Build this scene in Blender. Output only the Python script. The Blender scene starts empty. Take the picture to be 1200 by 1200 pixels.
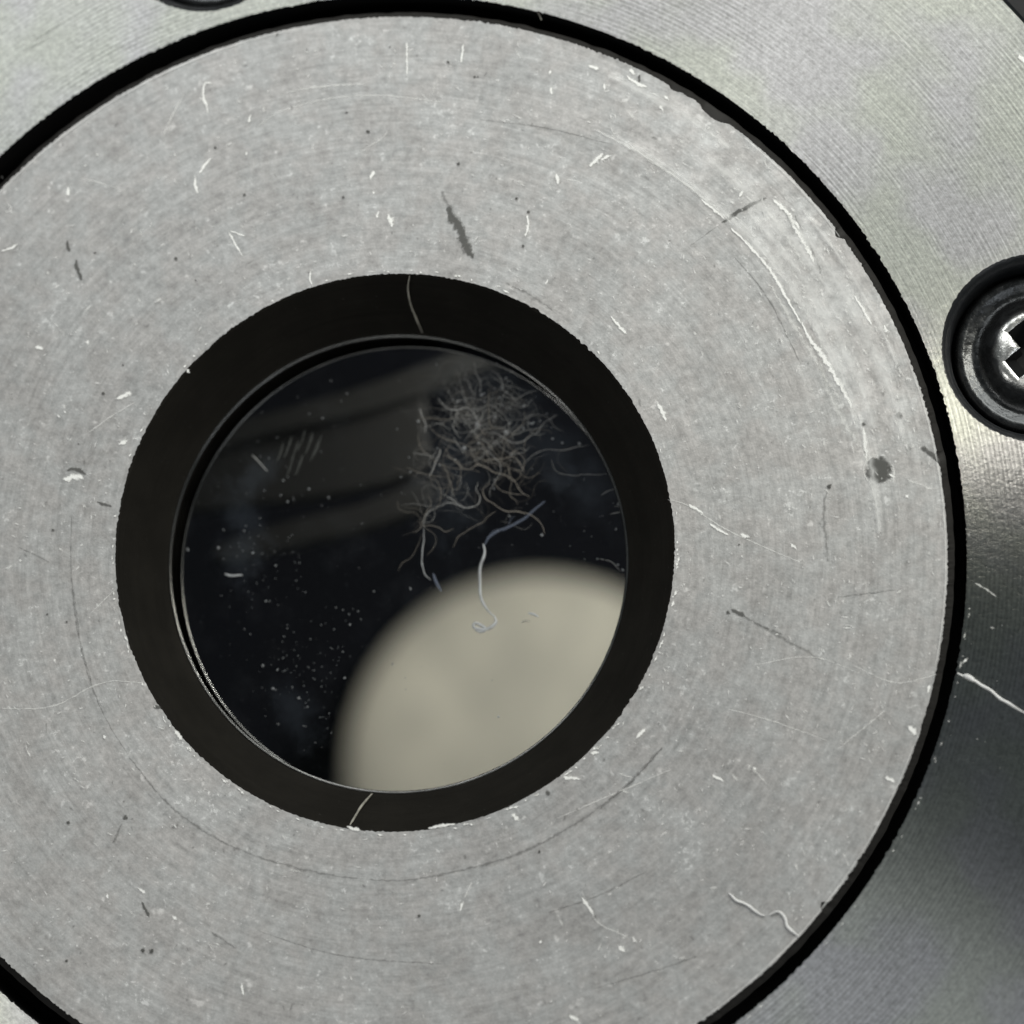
import bpy, bmesh, math, random
from mathutils import Vector, Matrix, noise as mn

random.seed(11)
S = bpy.context.scene
COL = S.collection
R = math.radians

# ------------------------------------------------------------------ camera
TARGET = Vector((0, 0, 0))
TILT, AZ, DIST = R(9), R(-60), 45.0
cd = Vector((math.sin(TILT)*math.cos(AZ), math.sin(TILT)*math.sin(AZ), math.cos(TILT)))
CPOS = TARGET + cd*DIST
cx = Vector((0, 1, 0)).cross(cd).normalized()
cy = cd.cross(cx)
cam_d = bpy.data.cameras.new('camera')
cam = bpy.data.objects.new('camera', cam_d)
COL.objects.link(cam)
cam.matrix_world = Matrix(((cx.x, cy.x, cd.x, CPOS.x), (cx.y, cy.y, cd.y, CPOS.y), (cx.z, cy.z, cd.z, CPOS.z), (0, 0, 0, 1)))
cam_d.sensor_width = 100.0
cam_d.lens = 100.0*DIST/12.0
cam_d.clip_start = 0.5
cam_d.clip_end = 500.0
cam_d.dof.use_dof = True
cam_d.dof.focus_distance = DIST
cam_d.dof.aperture_fstop = 0.25
cam_d.dof.aperture_blades = 0
S.camera = cam
S.unit_settings.scale_length = 0.003      # one unit is about 3 mm

# ------------------------------------------------------------------ light
S.view_settings.view_transform = 'Standard'
S.view_settings.look = 'None'
S.view_settings.exposure = 0
S.view_settings.gamma = 1
S.cycles.transparent_max_bounces = 48
W = bpy.data.worlds.new("World")
S.world = W
W.use_nodes = True
W.node_tree.nodes['Background'].inputs[0].default_value = (0.80, 0.95, 1.0, 1)
W.node_tree.nodes['Background'].inputs[1].default_value = 0.06


def softbox(name, az, el, dist, sx, sy, rad, color):
    L = bpy.data.lights.new(name, 'AREA')
    L.shape = 'RECTANGLE'
    L.size, L.size_y = sx, sy
    L.energy = rad*math.pi*sx*sy
    L.color = color
    o = bpy.data.objects.new(name, L)
    COL.objects.link(o)
    p = Vector((math.cos(R(az))*math.cos(R(el)), math.sin(R(az))*math.cos(R(el)), math.sin(R(el))))*dist
    o.location = p
    o.rotation_euler = (-p).to_track_quat('-Z', 'Y').to_euler()
    return o


softbox('window_light', 116, 42, 31, 22, 14, 3.6, (0.98, 1.0, 0.98))
softbox('window_light', 60, 40, 60, 52, 26, 4.6, (0.99, 1.0, 0.95))
softbox('warm_lamp', 24, 40, 60, 7, 24, 21.0, (1.0, 0.96, 0.84))
softbox('fill_light', -45, 40, 62, 24, 20, 2.1, (0.93, 0.97, 1.0))
softbox('side_fill', -144, 44, 62, 13, 20, 6.0, (1.0, 0.99, 0.95))  # added fill, brightens the lower left of the plate and evens the bezel
softbox('overhead_fill', -97, 58, 62, 34, 26, 0.9, (1.0, 0.98, 0.94))  # added soft fill from above, lifts the upper part of the black bezel

# ------------------------------------------------------------------ helpers


def at(X, Y, h=0.0):
    """the point of the plane z=h that the photograph shows at (X, Y) of 1200"""
    d = cx*((X-600)/100.0) + cy*((600-Y)/100.0) - cd*DIST
    s = (h-CPOS.z)/d.z
    return CPOS + d*s


def link(name, me, mat=None, parent=None, loc=(0, 0, 0), smooth=False):
    o = bpy.data.objects.new(name, me)
    COL.objects.link(o)
    o.location = loc
    if mat:
        for m in (mat if isinstance(mat, (list, tuple)) else [mat]):
            me.materials.append(m)
    if parent:
        o.parent = parent
    if smooth:
        for p in me.polygons:
            p.use_smooth = True
    return o


def mesh(name, v, f):
    me = bpy.data.meshes.new(name)
    me.from_pydata([tuple(a) for a in v], [], f)
    me.update()
    return me


def empty(name, loc, label, cat, group=None):
    o = bpy.data.objects.new(name, None)
    COL.objects.link(o)
    o.location = loc
    return tag(o, label, cat, group)


def tag(o, label=None, cat=None, group=None, kind=None):
    if label: o['label'] = label
    if cat: o['category'] = cat
    if group: o['group'] = group
    if kind: o['kind'] = kind
    return o


def smooth_line(pts, step=0.05):
    """Catmull-Rom through 3-D points"""
    P = [Vector(p) for p in pts]
    if len(P) == 2:
        n = max(2, int((P[1]-P[0]).length/step))
        return [P[0].lerp(P[1], i/n) for i in range(n+1)]
    out = []
    Q = [P[0]*2-P[1]]+P+[P[-1]*2-P[-2]]
    for i in range(1, len(Q)-2):
        a, b, c, d = Q[i-1], Q[i], Q[i+1], Q[i+2]
        n = max(2, int((c-b).length/step))
        for k in range(n):
            t = k/n
            out.append(0.5*((2*b)+(c-a)*t+(2*a-5*b+4*c-d)*t*t+(3*b-a-3*c+d)*t*t*t))
    out.append(P[-1])
    return out


def lathe(prof, n=256, wob=None, center=(0, 0)):
    """prof: list of (r, z); wob(theta, i, r) -> r"""
    v, f = [], []
    m = len(prof)
    for k in range(n):
        t = 2*math.pi*k/n
        for i, (r, z) in enumerate(prof):
            rr = wob(t, i, r) if wob else r
            v.append((center[0]+rr*math.cos(t), center[1]+rr*math.sin(t), z))
    for k in range(n):
        k2 = (k+1) % n
        for i in range(m-1):
            f.append((k*m+i, k2*m+i, k2*m+i+1, k*m+i+1))
    return v, f


# ------------------------------------------------------------------ materials


class N:
    def __init__(s, name):
        s.m = bpy.data.materials.new(name)
        s.m.use_nodes = True
        s.t = s.m.node_tree
        s.t.nodes.clear()
        s.out = s.t.nodes.new('ShaderNodeOutputMaterial')

    def n(s, kind, **kw):
        x = s.t.nodes.new('ShaderNode'+kind)
        for k, v in kw.items():
            setattr(x, k, v)
        return x

    def set(s, sock, v):
        if isinstance(v, bpy.types.NodeSocket):
            s.t.links.new(v, sock)
        else:
            sock.default_value = v

    def math(s, op, a, b=0.0, c=0.0, clamp=False):
        x = s.n('Math', operation=op, use_clamp=clamp)
        s.set(x.inputs[0], a)
        s.set(x.inputs[1], b)
        s.set(x.inputs[2], c)
        return x.outputs[0]

    def noise(s, vec, scale, detail=2.0, rough=0.5):
        x = s.n('TexNoise')
        s.set(x.inputs['Vector'], vec)
        x.inputs['Scale'].default_value = scale
        x.inputs['Detail'].default_value = detail
        x.inputs['Roughness'].default_value = rough
        return x.outputs['Fac']

    def ramp(s, v, a, b, lo=0.0, hi=1.0, smooth=True):
        x = s.n('MapRange', interpolation_type='SMOOTHSTEP' if smooth else 'LINEAR')
        s.set(x.inputs[0], v)
        x.inputs[1].default_value = a
        x.inputs[2].default_value = b
        x.inputs[3].default_value = lo
        x.inputs[4].default_value = hi
        return x.outputs[0]

    def mix(s, f, a, b):
        x = s.n('Mix', data_type='RGBA')
        s.set(x.inputs[0], f)
        s.set(x.inputs[6], a)
        s.set(x.inputs[7], b)
        return x.outputs[2]

    def polar(s):
        """object coordinates, radius, unit direction and a z-stretched vector (dir.x, dir.y, r)"""
        tc = s.n('TexCoord').outputs['Object']
        sep = s.n('SeparateXYZ')
        s.set(sep.inputs[0], tc)
        x, y = sep.outputs[0], sep.outputs[1]
        r = s.math('SQRT', s.math('ADD', s.math('MULTIPLY', x, x), s.math('MULTIPLY', y, y)))
        return tc, r, s.math('DIVIDE', x, r), s.math('DIVIDE', y, r)

    def vec(s, a, b, c):
        x = s.n('CombineXYZ')
        s.set(x.inputs[0], a)
        s.set(x.inputs[1], b)
        s.set(x.inputs[2], c)
        return x.outputs[0]

    def ring(s, dx, dy, r, ka, kr, detail=2.0):
        v = s.vec(s.math('MULTIPLY', dx, ka), s.math('MULTIPLY', dy, ka), s.math('MULTIPLY', r, kr))
        return s.noise(v, 1.0, detail)

    def bump(s, h, strength, dist, normal=None):
        b = s.n('Bump')
        b.inputs['Strength'].default_value = strength
        b.inputs['Distance'].default_value = dist
        s.set(b.inputs['Height'], h)
        if normal: s.set(b.inputs['Normal'], normal)
        return b.outputs[0]

    def principled(s, **kw):
        p = s.n('BsdfPrincipled')
        for k, v in kw.items():
            s.set(p.inputs[k.replace('_', ' ')], v)
        return p

    def done(s, shader):
        s.t.links.new(shader, s.out.inputs['Surface'])
        return s.m


def grey(v, t=(1, 1, 1)):
    return (v*t[0], v*t[1], v*t[2], 1)


def mat_disc():
    a = N('satin aluminium')
    tc, r, dx, dy = a.polar()
    fine = a.ring(dx, dy, r, 9, 34, 3)
    band = a.ring(dx, dy, r, 3, 7, 2)
    blot = a.noise(tc, 1.1, 4, 0.6)
    cell = a.noise(tc, 9.0, 3, 0.6)
    grain = a.noise(tc, 34.0, 2, 0.7)
    # value = sum of layers
    mott = a.noise(tc, 13.0, 3, 0.75)
    stre = a.ring(dx, dy, r, 24, 8, 3)
    long = a.ring(dx, dy, r, 7, 20, 4)
    v = a.math('MULTIPLY', a.math('SUBTRACT', fine, 0.5), 0.22)
    v = a.math('ADD', v, a.math('MULTIPLY', a.math('SUBTRACT', band, 0.5), 0.20))
    v = a.math('ADD', v, a.math('MULTIPLY', a.math('SUBTRACT', blot, 0.5), 0.42))
    v = a.math('ADD', v, a.math('MULTIPLY', a.math('SUBTRACT', cell, 0.5), 0.55))
    v = a.math('ADD', v, a.math('MULTIPLY', a.math('SUBTRACT', mott, 0.5), 0.62))
    v = a.math('ADD', v, a.math('MULTIPLY', a.math('SUBTRACT', stre, 0.5), 0.36))
    v = a.math('ADD', v, a.math('MULTIPLY', a.math('SUBTRACT', long, 0.5), 0.34))
    v = a.math('ADD', v, a.math('MULTIPLY', a.math('SUBTRACT', grain, 0.5), 0.30))
    # whitish nicks that follow no direction, gathered in patches
    nk = a.math('ADD', a.noise(tc, 6.5, 5, 0.8), a.math('MULTIPLY', a.math('SUBTRACT', blot, 0.5), 0.35))
    v = a.math('ADD', v, a.math('MULTIPLY', a.ramp(nk, 0.61, 0.71), 0.60))
    nk2 = a.ring(dx, dy, r, 34, 7, 4)
    v = a.math('ADD', v, a.math('MULTIPLY', a.ramp(nk2, 0.64, 0.76), 0.45))
    # worn, whiter zone in the outer ring on the upper right
    sep_az = a.math('ADD', a.math('MULTIPLY', dx, math.cos(R(36))), a.math('MULTIPLY', dy, math.sin(R(36))))
    wz = a.math('MULTIPLY', a.ramp(sep_az, 0.80, 0.95), a.ramp(r, 5.50, 5.66))
    wn = a.ramp(a.noise(tc, 2.6, 5, 0.7), 0.42, 0.66)
    v = a.math('ADD', v, a.math('MULTIPLY', a.math('MULTIPLY', wz, wn), 0.30))
    # pale flecks
    fl = a.ramp(a.noise(tc, 8.0, 4, 0.75), 0.66, 0.76)
    v = a.math('ADD', v, a.math('MULTIPLY', fl, 0.25))
    # faint pits
    pt = a.ramp(a.noise(tc, 13.0, 3, 0.8), 0.30, 0.22)
    v = a.math('SUBTRACT', v, a.math('MULTIPLY', pt, 0.2))
    v = a.math('ADD', v, 0.5, clamp=True)
    hue = a.ramp(a.noise(tc, 2.2, 3, 0.6), 0.38, 0.62)
    c1 = a.mix(v, grey(0.22, (1.015, 0.995, 0.985)), grey(0.70, (1.015, 0.995, 0.985)))
    c2 = a.mix(v, grey(0.22, (0.995, 1.0, 1.0)), grey(0.70, (0.995, 1.0, 1.0)))
    c = a.mix(hue, c1, c2)
    h = a.math('ADD', a.math('MULTIPLY', fine, 0.7), a.math('MULTIPLY', grain, 0.8))
    nb = a.bump(h, 0.16, 0.02)
    tan = a.n('Tangent', direction_type='RADIAL', axis='Z')
    p = a.principled(Base_Color=c, Metallic=0.75, Roughness=0.62, Anisotropic=0.35, Anisotropic_Rotation=0.25, Normal=nb)
    a.t.links.new(tan.outputs[0], p.inputs['Tangent'])
    return a.done(p.outputs[0])


def mat_plate():
    a = N('turned aluminium')
    tc, r, dx, dy = a.polar()
    fine = a.ring(dx, dy, r, 14, 46, 2)
    mid = a.ring(dx, dy, r, 5, 11, 3)
    blot = a.noise(tc, 0.8, 4, 0.6)
    tint = a.noise(tc, 0.7, 2, 0.5)
    grain = a.noise(tc, 30.0, 2, 0.7)
    wave = a.math('SINE', a.math('MULTIPLY', a.math('ADD', r, a.math('MULTIPLY', mid, 0.04)), 2*math.pi/0.052))
    mott = a.noise(tc, 13.0, 3, 0.75)
    vis = a.ramp(a.noise(tc, 0.45, 2, 0.5), 0.42, 0.6, 0.25, 1.0)
    v = a.math('MULTIPLY', a.math('SUBTRACT', fine, 0.5), 0.35)
    v = a.math('ADD', v, a.math('MULTIPLY', a.math('SUBTRACT', blot, 0.5), 0.25))
    v = a.math('ADD', v, a.math('MULTIPLY', a.math('SUBTRACT', grain, 0.5), 0.55))
    v = a.math('ADD', v, a.math('MULTIPLY', a.math('SUBTRACT', mott, 0.5), 1.0))
    v = a.math('ADD', v, a.math('MULTIPLY', a.math('MULTIPLY', wave, vis), 0.11))
    v = a.math('ADD', v, 0.5, clamp=True)
    dark = a.mix(a.ramp(tint, 0.40, 0.60), grey(0.26, (0.97, 1.0, 0.93)), grey(0.26, (1.0, 0.98, 1.0)))
    lite = a.mix(a.ramp(tint, 0.40, 0.60), grey(0.88, (0.98, 1.0, 0.92)), grey(0.88, (0.99, 0.98, 1.0)))
    c = a.mix(v, dark, lite)
    h = a.math('ADD', a.math('MULTIPLY', a.math('MULTIPLY', wave, vis), 0.12), a.math('MULTIPLY', fine, 0.5))
    h = a.math('ADD', h, a.math('MULTIPLY', mott, 0.6))
    nb = a.bump(h, 0.22, 0.02)
    tan = a.n('Tangent', direction_type='RADIAL', axis='Z')
    p = a.principled(Base_Color=c, Metallic=1.0, Roughness=0.36, Anisotropic=1.0, Anisotropic_Rotation=0.25, Normal=nb)
    a.t.links.new(tan.outputs[0], p.inputs['Tangent'])
    return a.done(p.outputs[0])


def mat_simple(name, col, rough, metal=0.0, nscale=8.0, namp=0.25, bump=0.0, coat=0.0, spec=0.5):
    a = N(name)
    tc = a.n('TexCoord').outputs['Object']
    nz = a.noise(tc, nscale, 4, 0.6)
    lo = tuple(c*(1-namp) for c in col)+(1,)
    hi = tuple(c*(1+namp) for c in col)+(1,)
    p = a.principled(Base_Color=a.mix(nz, lo, hi), Metallic=metal, Roughness=rough)
    p.inputs['Specular IOR Level'].default_value = spec
    p.inputs['Coat Weight'].default_value = coat
    if bump:
        a.set(p.inputs['Normal'], a.bump(nz, bump, 0.02))
    return a.done(p.outputs[0])


def mat_mark(name, col, alpha, rough=0.5, metal=0.0, nscale=22.0, cut=(0.35, 0.6)):
    """thin mark or speck with a broken, partly see-through outline"""
    a = N(name)
    tc = a.n('TexCoord').outputs['Object']
    nz = a.noise(tc, nscale, 3, 0.7)
    at_ = a.n('Attribute', attribute_name='soft')
    q = a.math('ADD', nz, a.math('MULTIPLY', a.math('SUBTRACT', at_.outputs['Fac'], 0.62), 0.75))
    al = a.math('MULTIPLY', a.ramp(q, cut[0], cut[1]+0.12), alpha)
    p = a.principled(Base_Color=grey(1, col), Metallic=metal, Roughness=rough)
    tr = a.n('BsdfTransparent')
    mx = a.n('MixShader')
    a.set(mx.inputs[0], al)
    a.t.links.new(tr.outputs[0], mx.inputs[1])
    a.t.links.new(p.outputs[0], mx.inputs[2])
    return a.done(mx.outputs[0])


def mat_glass():
    a = N('window glass')
    tr = a.n('BsdfTransparent')
    tr.inputs[0].default_value = (0.95, 0.96, 0.95, 1)
    gl = a.n('BsdfGlossy')
    gl.inputs['Roughness'].default_value = 0.02
    fr = a.n('Fresnel')
    fr.inputs[0].default_value = 1.5
    mx = a.n('MixShader')
    a.t.links.new(fr.outputs[0], mx.inputs[0])
    a.t.links.new(tr.outputs[0], mx.inputs[1])
    a.t.links.new(gl.outputs[0], mx.inputs[2])
    # thin film of grime: patches of weak diffuse haze
    tc = a.n('TexCoord').outputs['Object']
    hz = a.math('MULTIPLY', a.ramp(a.noise(tc, 1.3, 5, 0.65), 0.48, 0.75), 0.010)
    fs = a.math('MULTIPLY', a.ramp(a.noise(tc, 16.0, 3, 0.75), 0.60, 0.78), 0.035)
    df = a.n('BsdfDiffuse')
    df.inputs[0].default_value = (0.5, 0.55, 0.62, 1)
    m2 = a.n('MixShader')
    a.set(m2.inputs[0], a.math('ADD', hz, fs))
    a.t.links.new(mx.outputs[0], m2.inputs[1])
    a.t.links.new(df.outputs[0], m2.inputs[2])
    return a.done(m2.outputs[0])


M_DISC, M_PLATE, M_GLASS = mat_disc(), mat_plate(), mat_glass()


def mat_bezel():
    a = N('matt black anodising')
    tc, r, dx, dy = a.polar()
    rings = a.ring(dx, dy, r, 1.5, 26, 3)
    pale_mask = a.ramp(a.noise(tc, 1.6, 4, 0.65), 0.35, 0.7)
    sp = a.ramp(a.noise(tc, 16.0, 2, 0.8), 0.70, 0.78)
    v = a.math('ADD', a.math('MULTIPLY', rings, 0.6), a.math('MULTIPLY', pale_mask, 0.5))
    c = a.mix(v, (0.0090, 0.0083, 0.0070, 1), (0.0155, 0.0142, 0.0120, 1))
    c = a.mix(a.math('MULTIPLY', sp, 0.25), c, (0.10, 0.10, 0.095, 1))
    p = a.principled(Base_Color=c, Roughness=0.8, Normal=a.bump(rings, 0.25, 0.03))
    p.inputs['Specular IOR Level'].default_value = 0.08
    return a.done(p.outputs[0])


M_BEZEL = mat_bezel()
M_GROOVE = mat_simple('black groove', (0.006, 0.006, 0.0065), 0.75, nscale=12, namp=0.3, bump=0.2, spec=0.15)
M_CHAMFER = mat_simple('dark grey worn edge', (0.020, 0.019, 0.018), 0.6, nscale=9, namp=0.5, bump=0.3, spec=0.3)
M_RIM = mat_simple('glossy worn rim', (0.24, 0.24, 0.235), 0.24, metal=1.0, nscale=1.6, namp=0.95)
M_BORE = mat_simple('black oxide bore', (0.012, 0.013, 0.015), 0.34, nscale=7, namp=0.5, bump=0.5)
M_SCREW = mat_simple('black oxide screw', (0.05, 0.055, 0.06), 0.30, metal=0.75, nscale=7, namp=0.6, bump=0.35)


def mat_screw():
    a = N('black oxide screw with worn glinting middle')
    tc, r, dx, dy = a.polar()
    nz = a.noise(tc, 5.0, 4, 0.65)
    pale_mask = a.ramp(a.math('ADD', r, a.math('MULTIPLY', a.math('SUBTRACT', nz, 0.5), 0.22)), 0.52, 0.40)  # steel-bright middle: plating wear plus the recess facets' glint painted in
    c = a.mix(pale_mask, a.mix(nz, grey(0.03), grey(0.13, (0.95, 1, 1.05))), a.mix(nz, grey(0.5), grey(0.95, (1, 1, 0.96))))
    p = a.principled(Base_Color=c, Metallic=0.9, Roughness=a.ramp(nz, 0.3, 0.7, 0.2, 0.36), Normal=a.bump(nz, 0.3, 0.05))
    return a.done(p.outputs[0])


M_SCREW_HEAD = mat_screw()
M_STEEL = mat_simple('worn bright steel', (0.62, 0.60, 0.52), 0.28, metal=1.0, nscale=9, namp=0.35, bump=0.4)
M_RECESS = mat_simple('dark drive recess', (0.010, 0.011, 0.012), 0.5, nscale=9, namp=0.35)
M_INNER = mat_simple('dark chamber wall', (0.0014, 0.0022, 0.0065), 0.8, nscale=0.6, namp=0.5, spec=0.2)
M_BRACKET = mat_simple('dark olive bracket', (0.0042, 0.0043, 0.0040), 0.7, nscale=0.8, namp=0.6, spec=0.3)
M_BRACKET2 = mat_simple('darker olive bracket', (0.0019, 0.0019, 0.0018), 0.7, nscale=0.8, namp=0.6, spec=0.3)


def mat_cream():
    a = N('cream diffuser')
    tc = a.n('TexCoord').outputs['Object']
    n1 = a.noise(tc, 0.28, 3, 0.55)
    n2 = a.noise(tc, 1.3, 4, 0.65)
    v = a.ramp(a.math('ADD', a.math('MULTIPLY', n1, 0.65), a.math('MULTIPLY', n2, 0.35)), 0.38, 0.64)
    p = a.principled(Base_Color=a.mix(v, (0.57, 0.555, 0.485, 1), (0.80, 0.77, 0.665, 1)), Roughness=0.7)
    return a.done(p.outputs[0])


M_CREAM = mat_cream()
M_BENCH = mat_simple('dark bench top', (0.02, 0.02, 0.022), 0.6, nscale=2)

# ------------------------------------------------------------------ measured circles (disc, gap, hole, glass)
DC = Vector((-1.434, -0.510, 0)); DR = 6.501
GC = Vector((-1.480, -0.510, 0)); GR = 6.770
HC = Vector((-1.395, -0.435, 0)); HR = 3.300
LZ = -0.86
LC = Vector((-1.44, -0.475, 0)); LR = 2.76
GZ = -1.08                                     # top of the glass


def jag(t, seed, amp, f):
    if f > 60: amp = amp*(0.35+1.5*max(0, mn.noise(Vector((math.cos(t)*9, math.sin(t)*9, seed+50)))+0.3))
    return amp*mn.noise(Vector((math.cos(t)*f, math.sin(t)*f, seed)))


def notch(t, az, half, depth):
    d = (t-az+math.pi) % (2*math.pi)-math.pi
    x = abs(d)/half
    return -depth*max(0.0, 1-x*x) if x < 1 else 0.0


# ------------------------------------------------------------------ bench and base plate
bench = link('bench_surface', mesh('bench_surface', [(-200, -200, -26), (200, -200, -26), (200, 200, -26), (-200, 200, -26)], [(0, 1, 2, 3)]), M_BENCH)
tag(bench, kind='structure')

PLATE_R, BORE_R = 9.80, 1.115
screw_px = [(1216, 407), (239, -92)]
screw_xy = [at(*p) for p in screw_px]

plate = empty('base_plate', (GC.x, GC.y, 0), 'large round turned aluminium plate around the grey disc, with black screw holes', 'metal plate')


def plate_top():
    bm = bmesh.new()
    edges = []

    def loop(c, rad, n, seed, amp, f):
        vs = []
        for k in range(n):
            t = 2*math.pi*k/n
            r = rad + jag(t, seed, amp, f) + jag(t, seed+9, amp*0.6, f*3.3)
            vs.append(bm.verts.new((c.x-GC.x+r*math.cos(t), c.y-GC.y+r*math.sin(t), 0)))
        for k in range(n):
            edges.append(bm.edges.new((vs[k], vs[(k+1) % n])))
    loop(GC, PLATE_R, 360, 1, 0.0, 5)
    loop(GC, GR, 3000, 2, 0.017, 170)
    for i, p in enumerate(screw_xy):
        loop(p, BORE_R, 400, 5+i, 0.012, 34)
    bmesh.ops.triangle_fill(bm, edges=edges, use_beauty=True, normal=(0, 0, 1))
    # drop faces that fell inside the openings
    kill = []
    for f in bm.faces:
        c = f.calc_center_median()
        if math.hypot(c.x, c.y) < GR-0.05: kill.append(f)
        for p in screw_xy:
            if math.hypot(c.x-p.x+GC.x, c.y-p.y+GC.y) < BORE_R-0.05: kill.append(f)
    bmesh.ops.delete(bm, geom=list(set(kill)), context='FACES')
    for f in bm.faces:
        if f.normal.z < 0: f.normal_flip()
    me = bpy.data.meshes.new('turned_face')
    bm.to_mesh(me)
    bm.free()
    return me


link('turned_face', plate_top(), M_PLATE, plate)
v, f = lathe([(PLATE_R+0.003, -0.003), (PLATE_R+0.06, -0.08), (PLATE_R+0.06, -2.5), (9.0, -2.6), (9.0, -25.9)], 256)
link('plate_side', mesh('plate_side', v, f), M_SCREW, plate, smooth=False)
# wall and floor of the ring groove
v, f = lathe([(GR+0.012, -0.006), (GR+0.012, -1.2), (5.9, -1.2)], 360)
link('groove_wall', mesh('groove_wall', v, f), M_GROOVE, plate)
for p in screw_xy:
    # black counterbore: rolled rim, wall, ledge
    v, f = lathe([(BORE_R+0.02, -0.004), (BORE_R-0.01, -0.012), (BORE_R-0.07, -0.07), (BORE_R-0.10, -0.16), (BORE_R-0.125, -0.45), (0.985, -0.62), (0.965, -0.66), (0.0, -0.66)], 160)
    link('counterbore', mesh('counterbore', v, f), M_BORE, plate, loc=(p.x-GC.x, p.y-GC.y, 0), smooth=True)


# ------------------------------------------------------------------ screws


def screw_head():
    prof = [(0.0, -0.14), (0.20, -0.145), (0.36, -0.17), (0.48, -0.225), (0.56, -0.30), (0.62, -0.40), (0.69, -0.46), (0.76, -0.455), (0.83, -0.41), (0.89, -0.39), (0.93, -0.42), (0.955, -0.50), (0.96, -0.655), (0.0, -0.655)]
    v, f = lathe(prof, 128)
    bm = bmesh.new()
    me = mesh('head', v, f)
    bm.from_mesh(me)
    bmesh.ops.remove_doubles(bm, verts=bm.verts, dist=1e-4)
    bmesh.ops.recalc_face_normals(bm, faces=bm.faces)
    bm.to_mesh(me)
    bm.free()
    return me


def cross_cutter():
    bm = bmesh.new()

    def frustum(pts_top, pts_bot, zt, zb, mi):
        a = [bm.verts.new((x, y, zt)) for x, y in pts_top]
        b = [bm.verts.new((x, y, zb)) for x, y in pts_bot]
        fs = [bm.faces.new(a), bm.faces.new(b[::-1])]
        n = len(a)
        for i in range(n):
            fs.append(bm.faces.new((a[i], b[i], b[(i+1) % n], a[(i+1) % n])))
        for q in fs: q.material_index = mi
    # plus sign outline, tapering down
    def plus(l, w):
        o = []
        for k in range(4):
            c, s = math.cos(k*math.pi/2), math.sin(k*math.pi/2)
            for x, y in ((l, -w), (l, w), (w, w)):
                o.append((x*c-y*s, x*s+y*c))
        return o
    frustum(plus(0.47, 0.155), plus(0.20, 0.10), 0.05, -0.60, 1)
    bmesh.ops.recalc_face_normals(bm, faces=bm.faces)
    me = bpy.data.meshes.new('cutter')
    bm.to_mesh(me)
    bm.free()
    return me


def build_screw(loc, rot, label):
    e = empty('cross_head_screw', (loc.x, loc.y, 0), label, 'screw', 'black screws sunk in the turned plate')
    h = link('screw_head', screw_head(), [M_SCREW_HEAD, M_RECESS, M_STEEL], None, smooth=True)
    c1 = link('cutter', cross_cutter(), [M_SCREW_HEAD, M_RECESS, M_STEEL])
    for c in (c1,):
        m = h.modifiers.new('cut', 'BOOLEAN')
        m.operation = 'DIFFERENCE'
        m.solver = 'EXACT'
        m.object = c
    bpy.context.view_layer.update()
    dg = bpy.context.evaluated_depsgraph_get()
    me = bpy.data.meshes.new_from_object(h.evaluated_get(dg))
    h.modifiers.clear()
    for c in (c1,): bpy.data.objects.remove(c)
    h.data = me
    me.name = 'screw_head'
    for q in me.polygons: q.use_smooth = q.material_index == 0
    h.rotation_euler = (0, 0, rot)
    h.parent = e
    return e, h


s1, h1 = build_screw(screw_xy[0], R(38), 'black cross head screw sunk in the plate right of the grey disc')
s2 = s1.copy(); COL.objects.link(s2)
s2.location = (screw_xy[1].x, screw_xy[1].y, 0)
s2['label'] = 'black screw sunk in the plate above the grey disc, cut off by the top edge'
h2 = h1.copy(); COL.objects.link(h2); h2.parent = s2; h2.rotation_euler = (0, 0, R(10))

# ------------------------------------------------------------------ the disc with its window
disc = empty('window_disc', (DC.x, DC.y, 0), 'matt grey scratched aluminium disc with black ringed glass window in its middle', 'metal disc')


def az_of(X, Y, c):
    p = at(X, Y)
    return math.atan2(p.y-c.y, p.x-c.x)


notches = [(az_of(840, 128, DC), 0.034, 0.065), (az_of(986, 272, DC), 0.012, 0.05), (az_of(1100, 536, DC), 0.012, 0.05), (az_of(967, 1062, DC), 0.010, 0.06), (az_of(790, 105, DC), 0.012, 0.03)]


def disc_r(t):
    r = DR + jag(t, 21, 0.007, 30) + jag(t, 33, 0.016, 190)
    for a, hw, d in notches:
        r += notch(t % (2*math.pi), a % (2*math.pi), hw, d)
    return r


def hole_r(t):
    return HR + jag(t, 41, 0.010, 9) + jag(t, 47, 0.013, 75)


NT = 2800
v, f = [], []
rings = 6
for k in range(NT):
    t = 2*math.pi*k/NT
    hi = Vector((HC.x-DC.x+hole_r(t)*math.cos(t), HC.y-DC.y+hole_r(t)*math.sin(t), 0))
    ho = Vector((disc_r(t)*math.cos(t), disc_r(t)*math.sin(t), 0))
    for i in range(rings):
        p = hi.lerp(ho, i/(rings-1))
        v.append((p.x, p.y, 0))
for k in range(NT):
    k2 = (k+1) % NT
    for i in range(rings-1):
        f.append((k*rings+i, k*rings+i+1, k2*rings+i+1, k2*rings+i))
link('disc_face', mesh('disc_face', v, f), M_DISC, disc)

# dark chamfer and side of the disc, following its nicks
v, f = [], []
for k in range(NT):
    t = 2*math.pi*k/NT
    r0 = disc_r(t)
    ro = DR + 0.085 + jag(t, 61, 0.012, 40)
    for r, z in ((r0+0.001, -0.002), (r0+0.012, -0.05), (ro, -0.12), (ro, -0.30), (DR+0.02, -1.19)):
        v.append((r*math.cos(t), r*math.sin(t), z))
for k in range(NT):
    k2 = (k+1) % NT
    for i in range(4):
        f.append((k*5+i, k*5+i+1, k2*5+i+1, k2*5+i))
link('disc_edge', mesh('disc_edge', v, f), M_CHAMFER, disc)

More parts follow.
